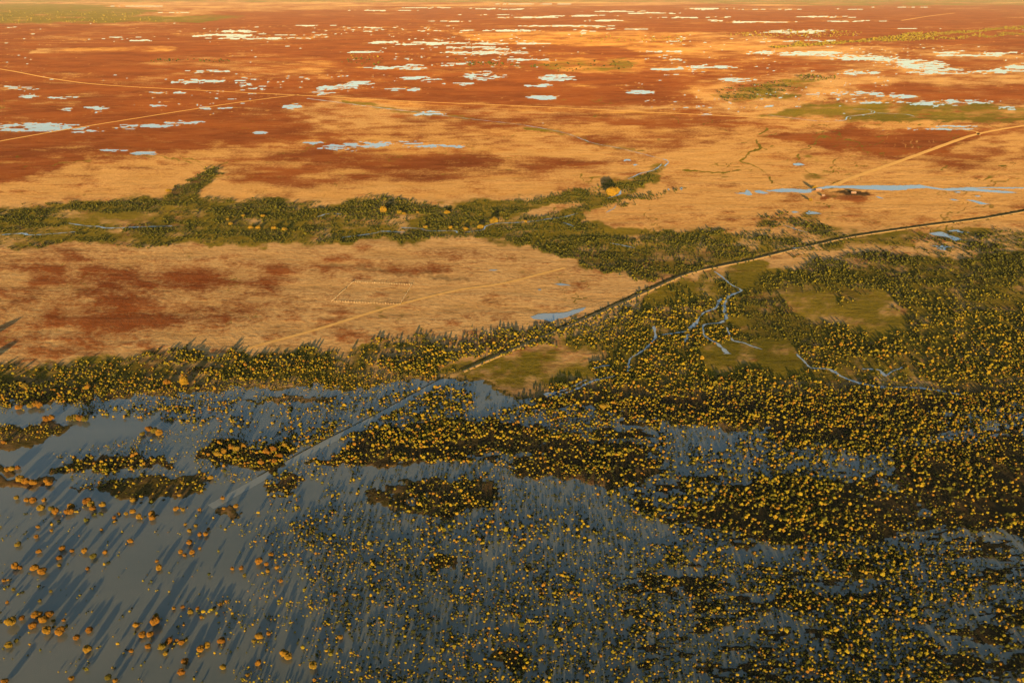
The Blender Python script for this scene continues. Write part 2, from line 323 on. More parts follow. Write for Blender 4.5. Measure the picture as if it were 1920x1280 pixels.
PONDS = [
    ('long pale blue river reach crossing the right side of the plain', 'river', [(1436, 358), (1465, 354), (1482, 354), (1510, 356), (1525, 354), (1550, 349.5), (1600, 348.5), (1640, 348), (1690, 348), (1725, 347), (1740, 350), (1765, 354), (1790, 353), (1815, 351.5), (1870, 351.6), (1960, 352), (1960, 354.2), (1870, 353.6), (1825, 353), (1860, 357), (1890, 359), (1908, 362), (1880, 362.6), (1840, 359.5), (1800, 357), (1780, 358), (1760, 356), (1735, 353), (1702, 354.5), (1700, 356.5), (1670, 357.6), (1640, 356.4), (1600, 354), (1560, 352.6), (1545, 354.5), (1526, 357), (1521, 362), (1505, 362.4), (1490, 360.6), (1465, 360.6), (1440, 359)]),
    ('forked pale water at the left tip of the long river reach', 'river', [(1378, 363), (1396, 361), (1400, 356), (1406, 359), (1411, 366), (1402, 367), (1394, 364)]),
    ('small curved pale pool just left of the long river reach', 'pond', [(1414, 359), (1424, 357), (1436, 361), (1442, 363), (1430, 364), (1418, 362)]),
    ('clear blue pond on tan ground just above the road', 'pond', [(994, 594), (1010, 589), (1040, 587.5), (1060, 586), (1085, 579), (1099, 576), (1092, 583), (1072, 592), (1056, 597), (1046, 598), (1036, 605), (1022, 600), (1000, 598.5)]),
    ('large pale pond with ragged edge below the road at right', 'pond', [(1741, 438), (1758, 435), (1768, 436), (1780, 441), (1800, 447), (1804, 453), (1790, 452), (1776, 445), (1750, 441)]),
    ('thin pale pond with a tail above the ragged pond', 'pond', [(1778, 433), (1796, 431), (1802, 435), (1818, 436), (1808, 437.5), (1794, 435), (1780, 434.5)]),
    ('anchor shaped blue pond on the tan flat at right', 'pond', [(1745, 461), (1765, 460.5), (1790, 464), (1775, 465), (1772, 470), (1756, 467), (1760, 464)]),
    ('small blue pond in the tan paddock right of the yellow tree', 'pond', [(1511, 400), (1517, 396), (1524, 397), (1530, 398), (1541, 401), (1526, 402), (1514, 402)]),
    ('flat little pond left of the small paddock pond', 'pond', [(1483, 397), (1492, 396.6), (1498, 398.6), (1488, 400)]),
    ('pointed pale pond below the river reach at far right', 'pond', [(1810, 375), (1824, 375.5), (1836, 378), (1850, 382), (1858, 383.6), (1838, 383.6), (1826, 379)]),
    ('thin sliver pond left of the pointed pale pond', 'pond', [(1778, 373.6), (1790, 374), (1798, 376), (1788, 376.6)]),
    ('tiny pale pond between river reach and pointed pond', 'pond', [(1827, 367), (1836, 367), (1839, 369.4), (1830, 369)]),
    ('tiny pale puddle below the river bend', 'pond', [(1789, 360), (1800, 359.6), (1801, 362), (1792, 361.6)]),
    ('small blue puddle in the tan paddock above the road', 'pond', [(1038, 533), (1050, 531), (1066, 534), (1070, 536), (1050, 535.4)]),
    ('tiny blue puddle near the square stockyard', 'pond', [(1008, 543), (1013, 542), (1016, 544), (1010, 545)]),
    ('dark edged blue puddle above the stockyard', 'pond', [(914, 507), (924, 505.6), (933, 506.4), (926, 508.4)]),
    ('square white dam right of the biggest golden tree', 'pond', [(1274, 353.6), (1278, 351.6), (1281, 352.6), (1277, 357)]),
    ('tiny white dam beside the square white dam', 'pond', [(1251, 354.4), (1254, 354), (1256, 356.6), (1252, 356.6)]),
    ('curved white claypan above the biggest golden tree', 'pond', [(1169, 302), (1173, 299.4), (1180, 299), (1184, 301.6), (1176, 301.4), (1171, 303)]),
    ('small white claypan right of the curved one', 'pond', [(1187, 310), (1192, 308), (1196, 309.6), (1190, 311.4)]),
    ('pale pond on the open meadow beside the braided creek', 'pond', [(1281, 632), (1292, 626), (1294, 630), (1284, 642)]),
    ('small white pool above the winding plain creek', 'pond', [(1488, 307), (1500, 306), (1509, 309.6), (1496, 311.4), (1488, 310)]),
    ('small blue sliver of water left of the river ponds', 'pond', [(1641, 368.6), (1650, 370), (1658, 373), (1648, 372)]),
]

def warp(px, py):
    v = vlog(py)
    k = np.clip((py + 25) / 600.0, 0.03, 1.1)
    wx = (fbm(px / 70, v / 22, 3, 4) - .5) * 60
    wy = (fbm(px / 70, v / 22, 43, 4) - .5) * 34 * k
    wx = wx + (fbm(px / 15, v / 5, 23, 3) - .5) * 26
    wy = wy + (fbm(px / 15, v / 5, 63, 3) - .5) * 17 * k
    return px + wx, py + wy

def flood_depth(px, py, wood_d):
    """>0 water, <0 land"""
    wx, wy = warp(px, py)
    v = vlog(py)
    f = np.zeros(px.shape)
    add_poly(f, wx, wy, FLOOD, 1.0, 26, 1.5)
    land = np.zeros(px.shape)
    for poly, val, fe in ISLES:
        add_poly(land, wx, wy, poly, val, fe + 4, 2.0)
    n = .6 * fbm(px / 60, py / 16, 71, 5) + .4 * fbm(px / 16, py / 5, 83, 4) - .5
    patch = sstep(.45, .95, wood_d) * .42
    land = np.clip(np.maximum(land * 1.1, patch) + n * 2.0 * sstep(.02, .2, np.maximum(land, patch)), 0, 1)
    return f - np.where(f > .02, land * 1.3, 0) - .5 + n * 1.5 * (f > .01) * (f < .99)

def lake_depth(px, py):
    v = vlog(py)
    s1 = .55 * (fbm(px / 34, v / 5.5, 101, 5) - .5) + .75 * (fbm(px / 13, v / 1.5, 151, 5) - .5)
    s2 = fbm(px / 90, v / 20, 131, 4) - .5
    acc = np.full(px.shape, -1.2)
    sel = (py < 330)
    x, y, n1 = px[sel], py[sel], s1[sel]
    a = np.full(x.shape, -1.2)
    for cx, cy, rx, ry, st in LAKES:
        q = ((x - cx) / (rx * 1.15)) ** 2 + ((y - cy) / (ry * (.95 if cy > 90 else .75 if cy > 36 else .6))) ** 2
        a = np.maximum(a, np.clip(st * (1 - q), -1.2, .62) - .5)
    # scattered small claypans of the far plain
    dens = sstep(20, 60, y) * (1 - sstep(150, 320, y))
    sp = fbm(x / 12, vlog(y) / 2.4, 171, 4)
    big = fbm(x / 160, vlog(y) / 40, 191, 3)
    a2 = (sp - .83 + .42 * (big - .5)) * 3.2 - (1 - dens) * .9 - .02
    a = np.maximum(a + n1 * 4.2 * (a > -1.1), np.where(dens > .02, a2, -1.2))
    acc[sel] = a
    return acc

def wood(px, py):
    wx, wy = warp(px, py)
    d = np.zeros(px.shape)
    for poly, val, fe in WOOD:
        add_poly(d, wx, wy, poly, val, fe, 2.0)
    for poly, val, fe in WOOD_CUT:
        add_poly(d, wx, wy, poly, -val, fe, 2.0, 'add')
    return d

def soils(px, py):
    wx, wy = warp(px, py)
    r = np.zeros(px.shape); g = r.copy(); b = r.copy(); k = r.copy()
    for poly, val, fe in RED:
        add_poly(r, wx, wy, poly, val, fe * 2.3)
    for poly, val, fe in OCHRE_CUT:
        add_poly(r, wx, wy, poly, -val, fe, 2.0, 'add')
    for poly, val, fe in GREEN:
        add_poly(g, wx, wy, poly, val, fe * 1.3)
    for poly, val, fe in GREEN_CUT:
        add_poly(g, wx, wy, poly, -val, fe, 2.0, 'add')
    for poly, val, fe in GOLD_AND_GLOW:
        add_poly(b, wx, wy, poly, val, fe * 2.0)
    for poly, val, fe in DARK:
        add_poly(k, wx, wy, poly, val, fe)
    for ln in FURROWS:
        add_line(r, .6 * px + .4 * wx, .6 * py + .4 * wy, ln, 1.5, -.5, 1.0, 'add')
    add_line(g, wx, wy, [(640, 192), (800, 212), (960, 232), (1060, 250), (1160, 278), (1240, 298)], 7, .5)
    for ln in ([(1420, 262), (1428, 275), (1405, 290), (1385, 302), (1412, 312), (1436, 325), (1446, 342)], [(1290, 320), (1360, 325), (1400, 318)], [(1440, 240), (1425, 252)], [(1490, 290), (1495, 305), (1530, 330)]):
        add_line(g, .5 * px + .5 * wx, .5 * py + .5 * wy, ln, 2.6, .85)
    for ln in ([(375, 318), (330, 300), (270, 290), (200, 283)], [(410, 318), (370, 304), (340, 292)], [(640, 255), (560, 280), (420, 308)], [(60, 315), (160, 305)]):
        add_line(g, wx, wy, ln, 3, .5)
    # old drainage lines, a faint net over the dry plain
    v = vlog(py)
    for sd, q in ((411, 1.0), (431, .6)):
        net = np.abs(fbm(px / (190 * q), v / (34 * q), sd, 5) - .5)
        ln = (1 - sstep(.002, .010, net)) * (.25 + .75 * sstep(900, 1250, px)) * sstep(.45, .65, fbm(px / 200, v / 60, sd + 9, 3)) * sstep(150, 220, py) * (1 - sstep(640, 690, py))
        g = np.maximum(g, .6 * ln)
        k = np.maximum(k, .12 * ln)
    # drier and redder streaks so no field is one colour
    v = vlog(py)
    st = fbm(px / 120, v / 14, 211, 6) - .5
    s2 = fbm(px / 34, v / 5, 261, 5) - .5
    r = np.clip(r + (st * 1.25 + s2 * .7) * sstep(.02, .2, r), 0, 1)
    r = np.clip(np.maximum(r, .13 + .30 * (1 - sstep(200, 350, py)) + 1.1 * s2 + .6 * st) * np.where(py > 700, .3, 1), 0, 1)
    b = np.clip(b + np.clip(-st, 0, 1) * .5 * (r > .2), 0, 1)
    g = np.clip(g + (fbm(px / 40, v / 7, 231, 6) - .5) * 1.7 * (g > .04), 0, 1)
    return r, g, b, k

# ------------------------------------------------------------------ materials
def mat(name):
    m = bpy.data.materials.new(name)
    m.use_nodes = True
    nt = m.node_tree
    nt.nodes.clear()
    out = nt.nodes.new('ShaderNodeOutputMaterial')
    return m, nt, out

def N(nt, kind, **kw):
    n = nt.nodes.new(kind)
    for k, v in kw.items():
        if isinstance(k, str) and hasattr(n, k):
            setattr(n, k, v)
    return n

def noise(nt, vec, scale, detail=4.0, rough=.55, stretch=None):
    if stretch:
        mp = nt.nodes.new('ShaderNodeMapping')
        mp.inputs['Scale'].default_value = stretch
        nt.links.new(vec, mp.inputs[0])
        vec = mp.outputs[0]
    n = nt.nodes.new('ShaderNodeTexNoise')
    n.inputs['Scale'].default_value = scale
    n.inputs['Detail'].default_value = detail
    n.inputs['Roughness'].default_value = rough
    nt.links.new(vec, n.inputs['Vector'])
    return n.outputs['Fac']

def math_(nt, op, a, b=None, c=None, clamp=False):
    n = nt.nodes.new('ShaderNodeMath')
    n.operation = op
    n.use_clamp = clamp
    for i, v in enumerate((a, b, c)):
        if v is None:
            continue
        if isinstance(v, (int, float)):
            n.inputs[i].default_value = v
        else:
            nt.links.new(v, n.inputs[i])
    return n.outputs[0]

def mix(nt, fac, a, b, blend='MIX'):
    n = nt.nodes.new('ShaderNodeMix')
    n.data_type = 'RGBA'
    n.blend_type = blend
    for i, v in ((0, fac), (6, a), (7, b)):
        if isinstance(v, (int, float)):
            n.inputs[i].default_value = v
        elif isinstance(v, tuple):
            n.inputs[i].default_value = (*v, 1) if len(v) == 3 else v
        else:
            nt.links.new(v, n.inputs[i])
    return n.outputs[2]

def remap(nt, x, a, b, lo=0.0, hi=1.0):
    n = nt.nodes.new('ShaderNodeMapRange')
    n.interpolation_type = 'SMOOTHSTEP'
    nt.links.new(x, n.inputs[0])
    for i, v in zip((1, 2, 3, 4), (a, b, lo, hi)):
        n.inputs[i].default_value = v
    return n.outputs[0]

def diffuse_out(nt, out, color, rough=1.0, bump=None, bump_d=1.0, bump_s=.6):
    d = nt.nodes.new('ShaderNodeBsdfDiffuse')
    d.inputs['Roughness'].default_value = rough
    if isinstance(color, tuple):
        d.inputs[0].default_value = (*color, 1)
    else:
        nt.links.new(color, d.inputs[0])
    if bump is not None:
        b = nt.nodes.new('ShaderNodeBump')
        b.inputs['Strength'].default_value = bump_s
        b.inputs['Distance'].default_value = bump_d
        nt.links.new(bump, b.inputs['Height'])
        nt.links.new(b.outputs[0], d.inputs['Normal'])
    nt.links.new(d.outputs[0], out.inputs[0])

def ground_mat():
    m, nt, out = mat('plain soil and grass')
    tc = nt.nodes.new('ShaderNodeTexCoord')
    P = tc.outputs['Object']
    at = nt.nodes.new('ShaderNodeAttribute')
    at.attribute_name = 'zone'
    sp = nt.nodes.new('ShaderNodeSeparateColor')
    nt.links.new(at.outputs['Color'], sp.inputs[0])
    r, g, b = sp.outputs
    k = at.outputs['Alpha']
    n_f = noise(nt, P, .12, 6, .65)                      # tussocks, metres
    n_s = noise(nt, P, .022, 8, .62, (.36, 1.0, 1))      # scalds, tens of metres
    n_m = noise(nt, P, .004, 8, .6, (.6, 1.0, 1))        # hundreds of metres
    och = mix(nt, remap(nt, n_s, .3, .7), (.41, .25, .098), (.54, .35, .148))
    och = mix(nt, remap(nt, n_f, .3, .72, 0, .55), och, (.27, .145, .055))
    gold = mix(nt, remap(nt, n_s, .3, .7), (.48, .24, .048), (.58, .295, .068))
    red = mix(nt, remap(nt, n_m, .3, .7), (.128, .033, .010), (.225, .066, .016))
    red = mix(nt, remap(nt, n_s, .45, .75, 0, .38), red, (.30, .125, .045))
    grn = mix(nt, remap(nt, n_m, .35, .65), (.105, .086, .009), (.19, .137, .016))
    grn = mix(nt, remap(nt, n_f, .4, .7, 0, .6), grn, (.06, .06, .012))
    jit = math_(nt, 'ADD', math_(nt, 'MULTIPLY', math_(nt, 'SUBTRACT', n_s, .5), 1.7), math_(nt, 'MULTIPLY', math_(nt, 'SUBTRACT', n_f, .5), 1.1))
    rr = remap(nt, math_(nt, 'ADD', r, math_(nt, 'MULTIPLY', jit, 1.0)), .04, .88)
    gg = remap(nt, math_(nt, 'ADD', g, math_(nt, 'MULTIPLY', jit, -.7)), .12, .85)
    c = mix(nt, b, och, gold)
    c = mix(nt, rr, c, red)
    c = mix(nt, gg, c, grn)
    fl = remap(nt, noise(nt, P, .045, 6, .75, (.3, 1.1, 1)), .5, .66, 0, .62)
    c = mix(nt, fl, c, mix(nt, 1.0, c, (.50, .42, .36), 'MULTIPLY'))
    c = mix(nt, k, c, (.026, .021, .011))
    hgt = math_(nt, 'ADD', math_(nt, 'MULTIPLY', n_f, .5), n_s)
    diffuse_out(nt, out, c, .42, hgt, 2.8, .7)
    return m

def water_mat(name, c1, c2, rough=.08, bump=.02, ior=1.33):
    m, nt, out = mat(name)
    tc = nt.nodes.new('ShaderNodeTexCoord')
    P = tc.outputs['Object']
    n = noise(nt, P, .006, 5, .55, (.5, 1, 1))
    col = mix(nt, remap(nt, n, .3, .7), c1, c2)
    pr = nt.nodes.new('ShaderNodeBsdfPrincipled')
    nt.links.new(col, pr.inputs['Base Color'])
    pr.inputs['Roughness'].default_value = rough
    pr.inputs['IOR'].default_value = ior
    b = nt.nodes.new('ShaderNodeBump')
    b.inputs['Strength'].default_value = .25
    b.inputs['Distance'].default_value = bump
    nt.links.new(noise(nt, P, .5, 3, .6), b.inputs['Height'])
    nt.links.new(b.outputs[0], pr.inputs['Normal'])
    nt.links.new(pr.outputs[0], out.inputs[0])
    return m

def dirt_mat(name, c1, c2, scale=.08):
    m, nt, out = mat(name)
    tc = nt.nodes.new('ShaderNodeTexCoord')
    n = noise(nt, tc.outputs['Object'], scale, 6, .65)
    diffuse_out(nt, out, mix(nt, remap(nt, n, .3, .7), c1, c2), .3, n, .5, .5)
    return m

def leaf_mat(name, ramp, per_object):
    m, nt, out = mat(name)
    tc = nt.nodes.new('ShaderNodeTexCoord')
    if per_object:
        oi = nt.nodes.new('ShaderNodeObjectInfo')
        f = oi.outputs['Random']
    else:
        a = nt.nodes.new('ShaderNodeAttribute')
        a.attribute_name = 'tint'
        f = a.outputs['Fac']
    cr = nt.nodes.new('ShaderNodeValToRGB')
    els = cr.color_ramp.elements
    while len(els) < len(ramp):
        els.new(.5)
    for e, (p, c) in zip(els, ramp):
        e.position = p
        e.color = (*c, 1)
    nt.links.new(f, cr.inputs[0])
    n = noise(nt, tc.outputs['Object'], 2.2, 3, .7)
    col = mix(nt, remap(nt, n, .3, .7, 0, .55), cr.outputs[0], (.02, .022, .006))
    diffuse_out(nt, out, col, 1.0)
    return m

M_GROUND = ground_mat()
M_WATER = water_mat('silty floodwater', (.080, .092, .073), (.124, .130, .102), .10, .02, 1.62)
M_POND = water_mat('clear pond water', (.24, .30, .33), (.30, .35, .37), .05, .02, 1.5)
M_MILKY = water_mat('milky claypan water', (.26, .28, .28), (.38, .385, .37), .12, .02, 1.5)
M_ROAD = dirt_mat('graded road dirt', (.25, .165, .065), (.36, .24, .10))
M_WETROAD = water_mat('wet flooded road gravel', (.165, .18, .155), (.19, .20, .17), .16, .02, 1.5)
M_TRACK = dirt_mat('pale track dust', (.50, .29, .085), (.60, .36, .12))
M_DITCH = dirt_mat('dark drain mud and shade', (.022, .024, .010), (.05, .045, .018))  # near black: shade of the drain trench is in this colour
LEAF_Y = [(0, (.028, .034, .009)), (.22, (.075, .076, .011)), (.5, (.20, .165, .013)), (.82, (.25, .172, .015)), (1, (.20, .10, .015))]
LEAF_B = [(0, (.125, .055, .010)), (.5, (.165, .082, .012)), (.8, (.15, .10, .014)), (1, (.06, .055, .012))]
M_LEAF = leaf_mat('golden shrub leaves', LEAF_Y, True)
M_LEAF_S = leaf_mat('golden scrub leaves', LEAF_Y, False)
M_UNDER = leaf_mat('dark bush and shade leaves', [(0, (.014, .019, .009)), (1, (.03, .034, .012))], False)  # near black, so clumps behind the crowns stand in for shade
M_GUM = leaf_mat('rust gum leaves', LEAF_B, True)
M_BIG = leaf_mat('bright gold leaves', [(0, (.14, .095, .011)), (1, (.19, .115, .012))], True)
M_BARK = dirt_mat('grey bark', (.09, .07, .05), (.16, .12, .09), 3.0)
M_TIMBER = dirt_mat('bleached timber', (.34, .26, .16), (.44, .34, .22), 2.0)
M_ROOF = dirt_mat('faded iron roof', (.30, .20, .15), (.38, .27, .21), .6)
M_WALL = dirt_mat('shed wall boards', (.16, .09, .06), (.20, .12, .085), .8)

# ------------------------------------------------------------------ object helpers
def tag(o, label, cat, group=None, kind=None):
    o['label'] = label
    o['category'] = cat
    if group:
        o['group'] = group
    if kind:
        o['kind'] = kind
    return o

def new_mesh(name, verts, faces, material, smooth=False):
    me = bpy.data.meshes.new(name)
    v = np.asarray(verts, np.float32)
    f = np.asarray(faces, np.int32)
    me.vertices.add(len(v))
    me.vertices.foreach_set('co', v.ravel())
    k = f.shape[1]
    me.loops.add(f.size)
    me.loops.foreach_set('vertex_index', f.ravel())
    me.polygons.add(len(f))
    me.polygons.foreach_set('loop_start', np.arange(0, f.size, k, dtype=np.int32))
    me.polygons.foreach_set('loop_total', np.full(len(f), k, np.int32))
    me.update(calc_edges=True)
    if smooth:
        me.polygons.foreach_set('use_smooth', np.ones(len(f), bool))
    me.materials.append(material)
    return me

def link(name, me, parent=None, loc=None, rot=0.0, sc=None):
    o = bpy.data.objects.new(name, me)
    COL.objects.link(o)
    if parent:
        o.parent = parent
    if loc is not None:
        o.location = loc
    if rot:
        o.rotation_euler = (0, 0, rot)
    if sc is not None:
        o.scale = sc
    return o

# ------------------------------------------------------------------ the plain: one sheet, finer where the eye is nearer
def build_ground():
    py_in = np.concatenate([np.arange(1340.0, 336.0, -1.9), np.arange(336.0, -13.0, -1.0)])
    py_rows = np.concatenate([[2500, 2200, 1950, 1750, 1600, 1480, 1400], py_in, [-14.5, -16, -17]])
    px_in = np.arange(-120.0, 2041.0, 2.0)
    out = 120.0 * (1.35 ** np.arange(1, 15))
    px_cols = np.concatenate([(-120 - np.cumsum(out) * .25)[::-1], px_in, 2040 + np.cumsum(out) * .25])
    PXg, PYg = np.meshgrid(px_cols, py_rows)
    X, Y = ground(PXg, PYg)
    # behind the camera the sheet keeps a useful width
    px, py = PXg.ravel(), PYg.ravel()
    wd = wood(px, py)
    fd = flood_depth(px, py, wd)
    ld = lake_depth(px, py)
    r, g, b, k = soils(px, py)
    w = np.maximum(fd, ld)
    tilt = fbm(px / 40, vlog(py) / 10, 301, 4)
    land = .20 + .10 * tilt
    z = land + (-.45 - land) * sstep(-.10, .10, w)
    marg = np.where(py < 330, sstep(-.5, -.05, ld), 0)
    b = np.maximum(b, .7 * marg)
    r = r * (1 - .55 * marg)
    # damp olive and brown island soils; dark mud and painted shade below the trees
    low = sstep(700, 760, py)
    isl = low * fbm(px / 50, py / 20, 333, 4)
    b = b * (1 - low)
    r = np.maximum(r, low * .45 * fbm(px / 70, py / 24, 343, 3))
    g = np.where(low > 0, np.clip(np.maximum(g * (1 - low), low * sstep(.25, .75, isl) * .9), 0, 1), g)
    k = np.where(py > 470, np.maximum(k, np.maximum(low * .75, (.35 + .65 * low) * sstep(.3, .75, wd) * (.75 + .5 * fbm(px / 40, py / 14, 353, 4)))), k)  # woodland shade painted into the ground colour
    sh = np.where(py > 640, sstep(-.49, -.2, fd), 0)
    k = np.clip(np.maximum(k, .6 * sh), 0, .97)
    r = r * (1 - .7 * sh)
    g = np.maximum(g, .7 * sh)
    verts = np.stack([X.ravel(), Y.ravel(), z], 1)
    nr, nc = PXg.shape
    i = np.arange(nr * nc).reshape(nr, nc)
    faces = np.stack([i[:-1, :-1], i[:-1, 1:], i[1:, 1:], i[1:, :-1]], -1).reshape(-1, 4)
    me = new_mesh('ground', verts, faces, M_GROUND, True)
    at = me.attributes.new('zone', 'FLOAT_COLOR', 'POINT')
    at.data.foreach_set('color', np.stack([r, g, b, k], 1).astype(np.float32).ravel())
    o = link('ground', me)
    tag(o, 'rust red, tan and olive floodplain reaching to the horizon', 'ground', kind='structure')

build_ground()

def sheet(name, ys, material, label):
    v, f = [], []
    xs = [-200000, -20000, -4000, -1200, 0, 1200, 4000, 20000, 200000]
    for y in ys:
        for x in xs:
            v.append((x, y, 0.0))
    nx = len(xs)
    for j in range(len(ys) - 1):
        for i in range(nx - 1):
            a = j * nx + i
            f.append((a, a + 1, a + 1 + nx, a + nx))
    tag(link(name, new_mesh(name, v, f, material)), label, 'water', kind='structure')
sheet('floodwater', [-600, 0, 600, 1500, 2290], M_WATER, 'silty grey floodwater spread over the low plain in the foreground')
sheet('claypan_water', [2290, 6000, 12000, 40000, 195000], M_MILKY, 'milky white water lying in scattered claypans on the distant red plain')

# ------------------------------------------------------------------ roads, tracks, creeks, ponds
def densify(pts, widths=None, step=6.0):
    P = np.array(pts, float)
    W = np.array(widths if widths is not None else [1] * len(P), float)
    seg = np.hypot(*(P[1:] - P[:-1]).T)
    s = np.concatenate([[0], np.cumsum(seg)])
    n = max(int(s[-1] / step), 2 * len(P))
    t = np.linspace(0, s[-1], n)
    def cr(A):
        # Catmull-Rom through the survey points
        i = np.clip(np.searchsorted(s, t, 'right') - 1, 0, len(P) - 2)
        u = (t - s[i]) / np.maximum(seg[i], 1e-6)
        p0, p1, p2, p3 = A[np.maximum(i - 1, 0)], A[i], A[i + 1], A[np.minimum(i + 2, len(P) - 1)]
        return .5 * (2 * p1 + (p2 - p0) * u + (2 * p0 - 5 * p1 + 4 * p2 - p3) * u ** 2 + (3 * p1 - p0 - 3 * p2 + p3) * u ** 3)
    return cr(P[:, 0]), cr(P[:, 1]), np.interp(t, s, W)

def ribbon(px, py, wid, z, profile=((-1, 0), (1, 0)), jitter=0.0, offset=0.0, seed=0):
    """strip along a surveyed line; wid in metres; profile = (side, height) across"""
    X, Y = ground(px, py)
    tx, ty = np.gradient(X), np.gradient(Y)
    L = np.hypot(tx, ty)
    nx, ny = ty / L, -tx / L
    r = np.random.default_rng(seed + 77)
    v = []
    for s, h in profile:
        j = 1 + jitter * (r.random(len(X)) - .5) * 2
        off = offset + s * wid * .5 * j
        v.append(np.stack([X + nx * off, Y + ny * off, np.full(len(X), z + h)], 1))
    k = len(profile)
    V = np.stack(v, 1).reshape(-1, 3)
    i = np.arange(len(X) - 1)
    f = np.concatenate([np.stack([i * k + j, i * k + j + 1, (i + 1) * k + j + 1, (i + 1) * k + j], 1) for j in range(k - 1)])
    return V, f

ROAD_DRY = [(2060, 372), (1920, 397), (1840, 411), (1760, 421), (1680, 432), (1590, 446), (1540, 457), (1490, 468), (1450, 478), (1400, 490), (1345, 501), (1290, 514), (1240, 535), (1120, 590), (1000, 640), (920, 674), (868, 697)]
ROAD_WET = [(868, 697), (820, 719), (700, 785), (600, 836), (540, 869), (440, 925), (395, 950)]
px, py, w = densify(ROAD_DRY, step=4)
V, f = ribbon(px, py, np.full(len(px), 6.6), .3, ((-1, -.2), (-.75, .55), (.75, .55), (1, -.2)))
tag(link('road', new_mesh('road', V, f, M_ROAD)), 'straight dirt road on a low bank crossing the plain', 'road', kind='structure')
V, f = ribbon(px, py, np.interp(py, [380, 500, 700], [10.0, 6.5, 4.0]), .36, ((-1, 0), (1, 0)), .35, 8.6, 4)  # flat strip; the trench shade is put into its dark colour
tag(link('roadside_drain', new_mesh('roadside_drain', V, f, M_DITCH)), 'overgrown drain with painted dark shade along the near side of the dirt road', 'drain', kind='structure')
px, py, w = densify(ROAD_WET, step=4)
V, f = ribbon(px, py, np.full(len(px), 10.0), .06, ((-1, 0), (1, 0)), .04)
tag(link('flooded_road', new_mesh('flooded_road', V, f, M_WETROAD)), 'smooth grey stretch of road awash in the floodwater', 'road', kind='structure')
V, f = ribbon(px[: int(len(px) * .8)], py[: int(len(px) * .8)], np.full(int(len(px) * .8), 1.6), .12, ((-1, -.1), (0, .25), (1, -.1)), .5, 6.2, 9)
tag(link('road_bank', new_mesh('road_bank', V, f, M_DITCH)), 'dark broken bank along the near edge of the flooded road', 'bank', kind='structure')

TRACKS = [
    ('pale dirt track crossing the whole distant red plain', [(-120, 118), (0, 130), (100, 148), (200, 160), (400, 171), (580, 180), (760, 190), (1000, 200), (1200, 210), (1350, 217), (1480, 224)], 15),
    ('pale dirt track slanting up across the left red plain', [(-120, 287), (0, 265), (120, 244), (300, 215), (450, 192), (560, 178)], 13),
    ('straight dirt track climbing from the river past the red field', [(1560, 350), (1600, 333), (1700, 298), (1790, 265), (1840, 250), (1920, 236), (2040, 222)], 17),
    ('curved side track looping round the red field', [(1836, 254), (1833, 248), (1810, 244), (1770, 240), (1700, 238)], 10),
    ('narrow farm track running across the tan paddock by the stockyard', [(420, 668), (470, 652), (600, 616), (720, 579), (850, 546), (945, 531), (1060, 502)], 5.5),
    ('faint pale track near the horizon at left', [(-120, 83), (0, 81), (300, 79), (450, 76), (640, 74)], 14),
    ('faint dusty track across the far right plain', [(1690, 39), (1740, 31), (1790, 25)], 40),
    ('thin pale road line below the right horizon', [(1770, 19), (1840, 19.2), (1960, 19)], 40),
]
for i, (lab, pts, wm) in enumerate(TRACKS):
    px, py, w = densify(pts, step=8)
    V, f = ribbon(px, py, np.full(len(px), float(wm) * (.95 if wm > 6 else 1.5)), .45, ((-1, 0), (1, 0)), .12, 0, i)
    tag(link('dirt_track', new_mesh('dirt_track', V, f, M_TRACK)), lab, 'track', kind='structure')

for i, (lab, pts, wpx) in enumerate(CREEKS):
    px, py, w = densify(pts, wpx, step=2.5)
    jx = (fbm(px / 9 + i * 7, py / 5, 400 + i, 3) - .5) * 5
    ang = PITCH + np.arctan((py - PY0) / F)
    ppm = F / (ALT / np.tan(ang) * CP + ALT * SP)
    wn_ = w / ppm * np.clip(2.5 * fbm(px / 8, py / 4, 500 + i, 3) - .28, .12, 2) * 1.1
    V, f = ribbon(px + jx, py + jx * .12, wn_, .5, ((-1, 0), (1, 0)), .15, 0, i)
    tag(link('creek', new_mesh('creek', V, f, M_POND)), lab, 'creek', kind='structure')

def pond(lab, cat, poly, i):
    P = np.array(poly, float)
    pts = []
    n = len(P)
    for a in range(n):
        p, q = P[a], P[(a + 1) % n]
        m = max(2, int(np.hypot(*(q - p)) / 2.5))
        for t in range(m):
            u = t / m
            c = p + (q - p) * u
            k = (vnoise(np.array([c[0] / 4]), np.array([c[1] / 2]), 600 + i)[0] - .5)
            pts.append((c[0] + k * 2.0, c[1] + k * 1.1))
    X, Y = ground(np.array([p[0] for p in pts]), np.array([p[1] for p in pts]))
    me = bpy.data.meshes.new(cat)
    me.from_pydata([(x, y, .52) for x, y in zip(X, Y)], [], [tuple(range(len(pts)))])
    if me.polygons[0].normal.z < 0:
        me.flip_normals()
    me.materials.append(M_POND)
    tag(link(cat, me), lab, cat, kind='structure')
for i, (lab, cat, poly) in enumerate(PONDS):
    pond(lab, cat, poly, i)

# ------------------------------------------------------------------ trees
def ico(sub):
    import bmesh
    bm = bmesh.new()
    bmesh.ops.create_icosphere(bm, subdivisions=sub, radius=1.0)
    v = np.array([x.co[:] for x in bm.verts])
    f = np.array([[x.index for x in fc.verts] for fc in bm.faces])
    bm.free()
    return v, f
ICO1, ICO2, ICO3 = ico(1), ico(2), ico(3)

def lump(base, c, r, seed, rough):
    v, f = base
    rg = np.random.default_rng(seed)
    d = 1 + rough * (rg.random(len(v)) - .5) * 2
    return v * d[:, None] * np.array(r) + np.array(c), f

def merge(parts):
    V, Fc, o = [], [], 0
    for v, f in parts:
        V.append(v)
        Fc.append(f + o)
        o += len(v)
    return np.concatenate(V), np.concatenate(Fc)

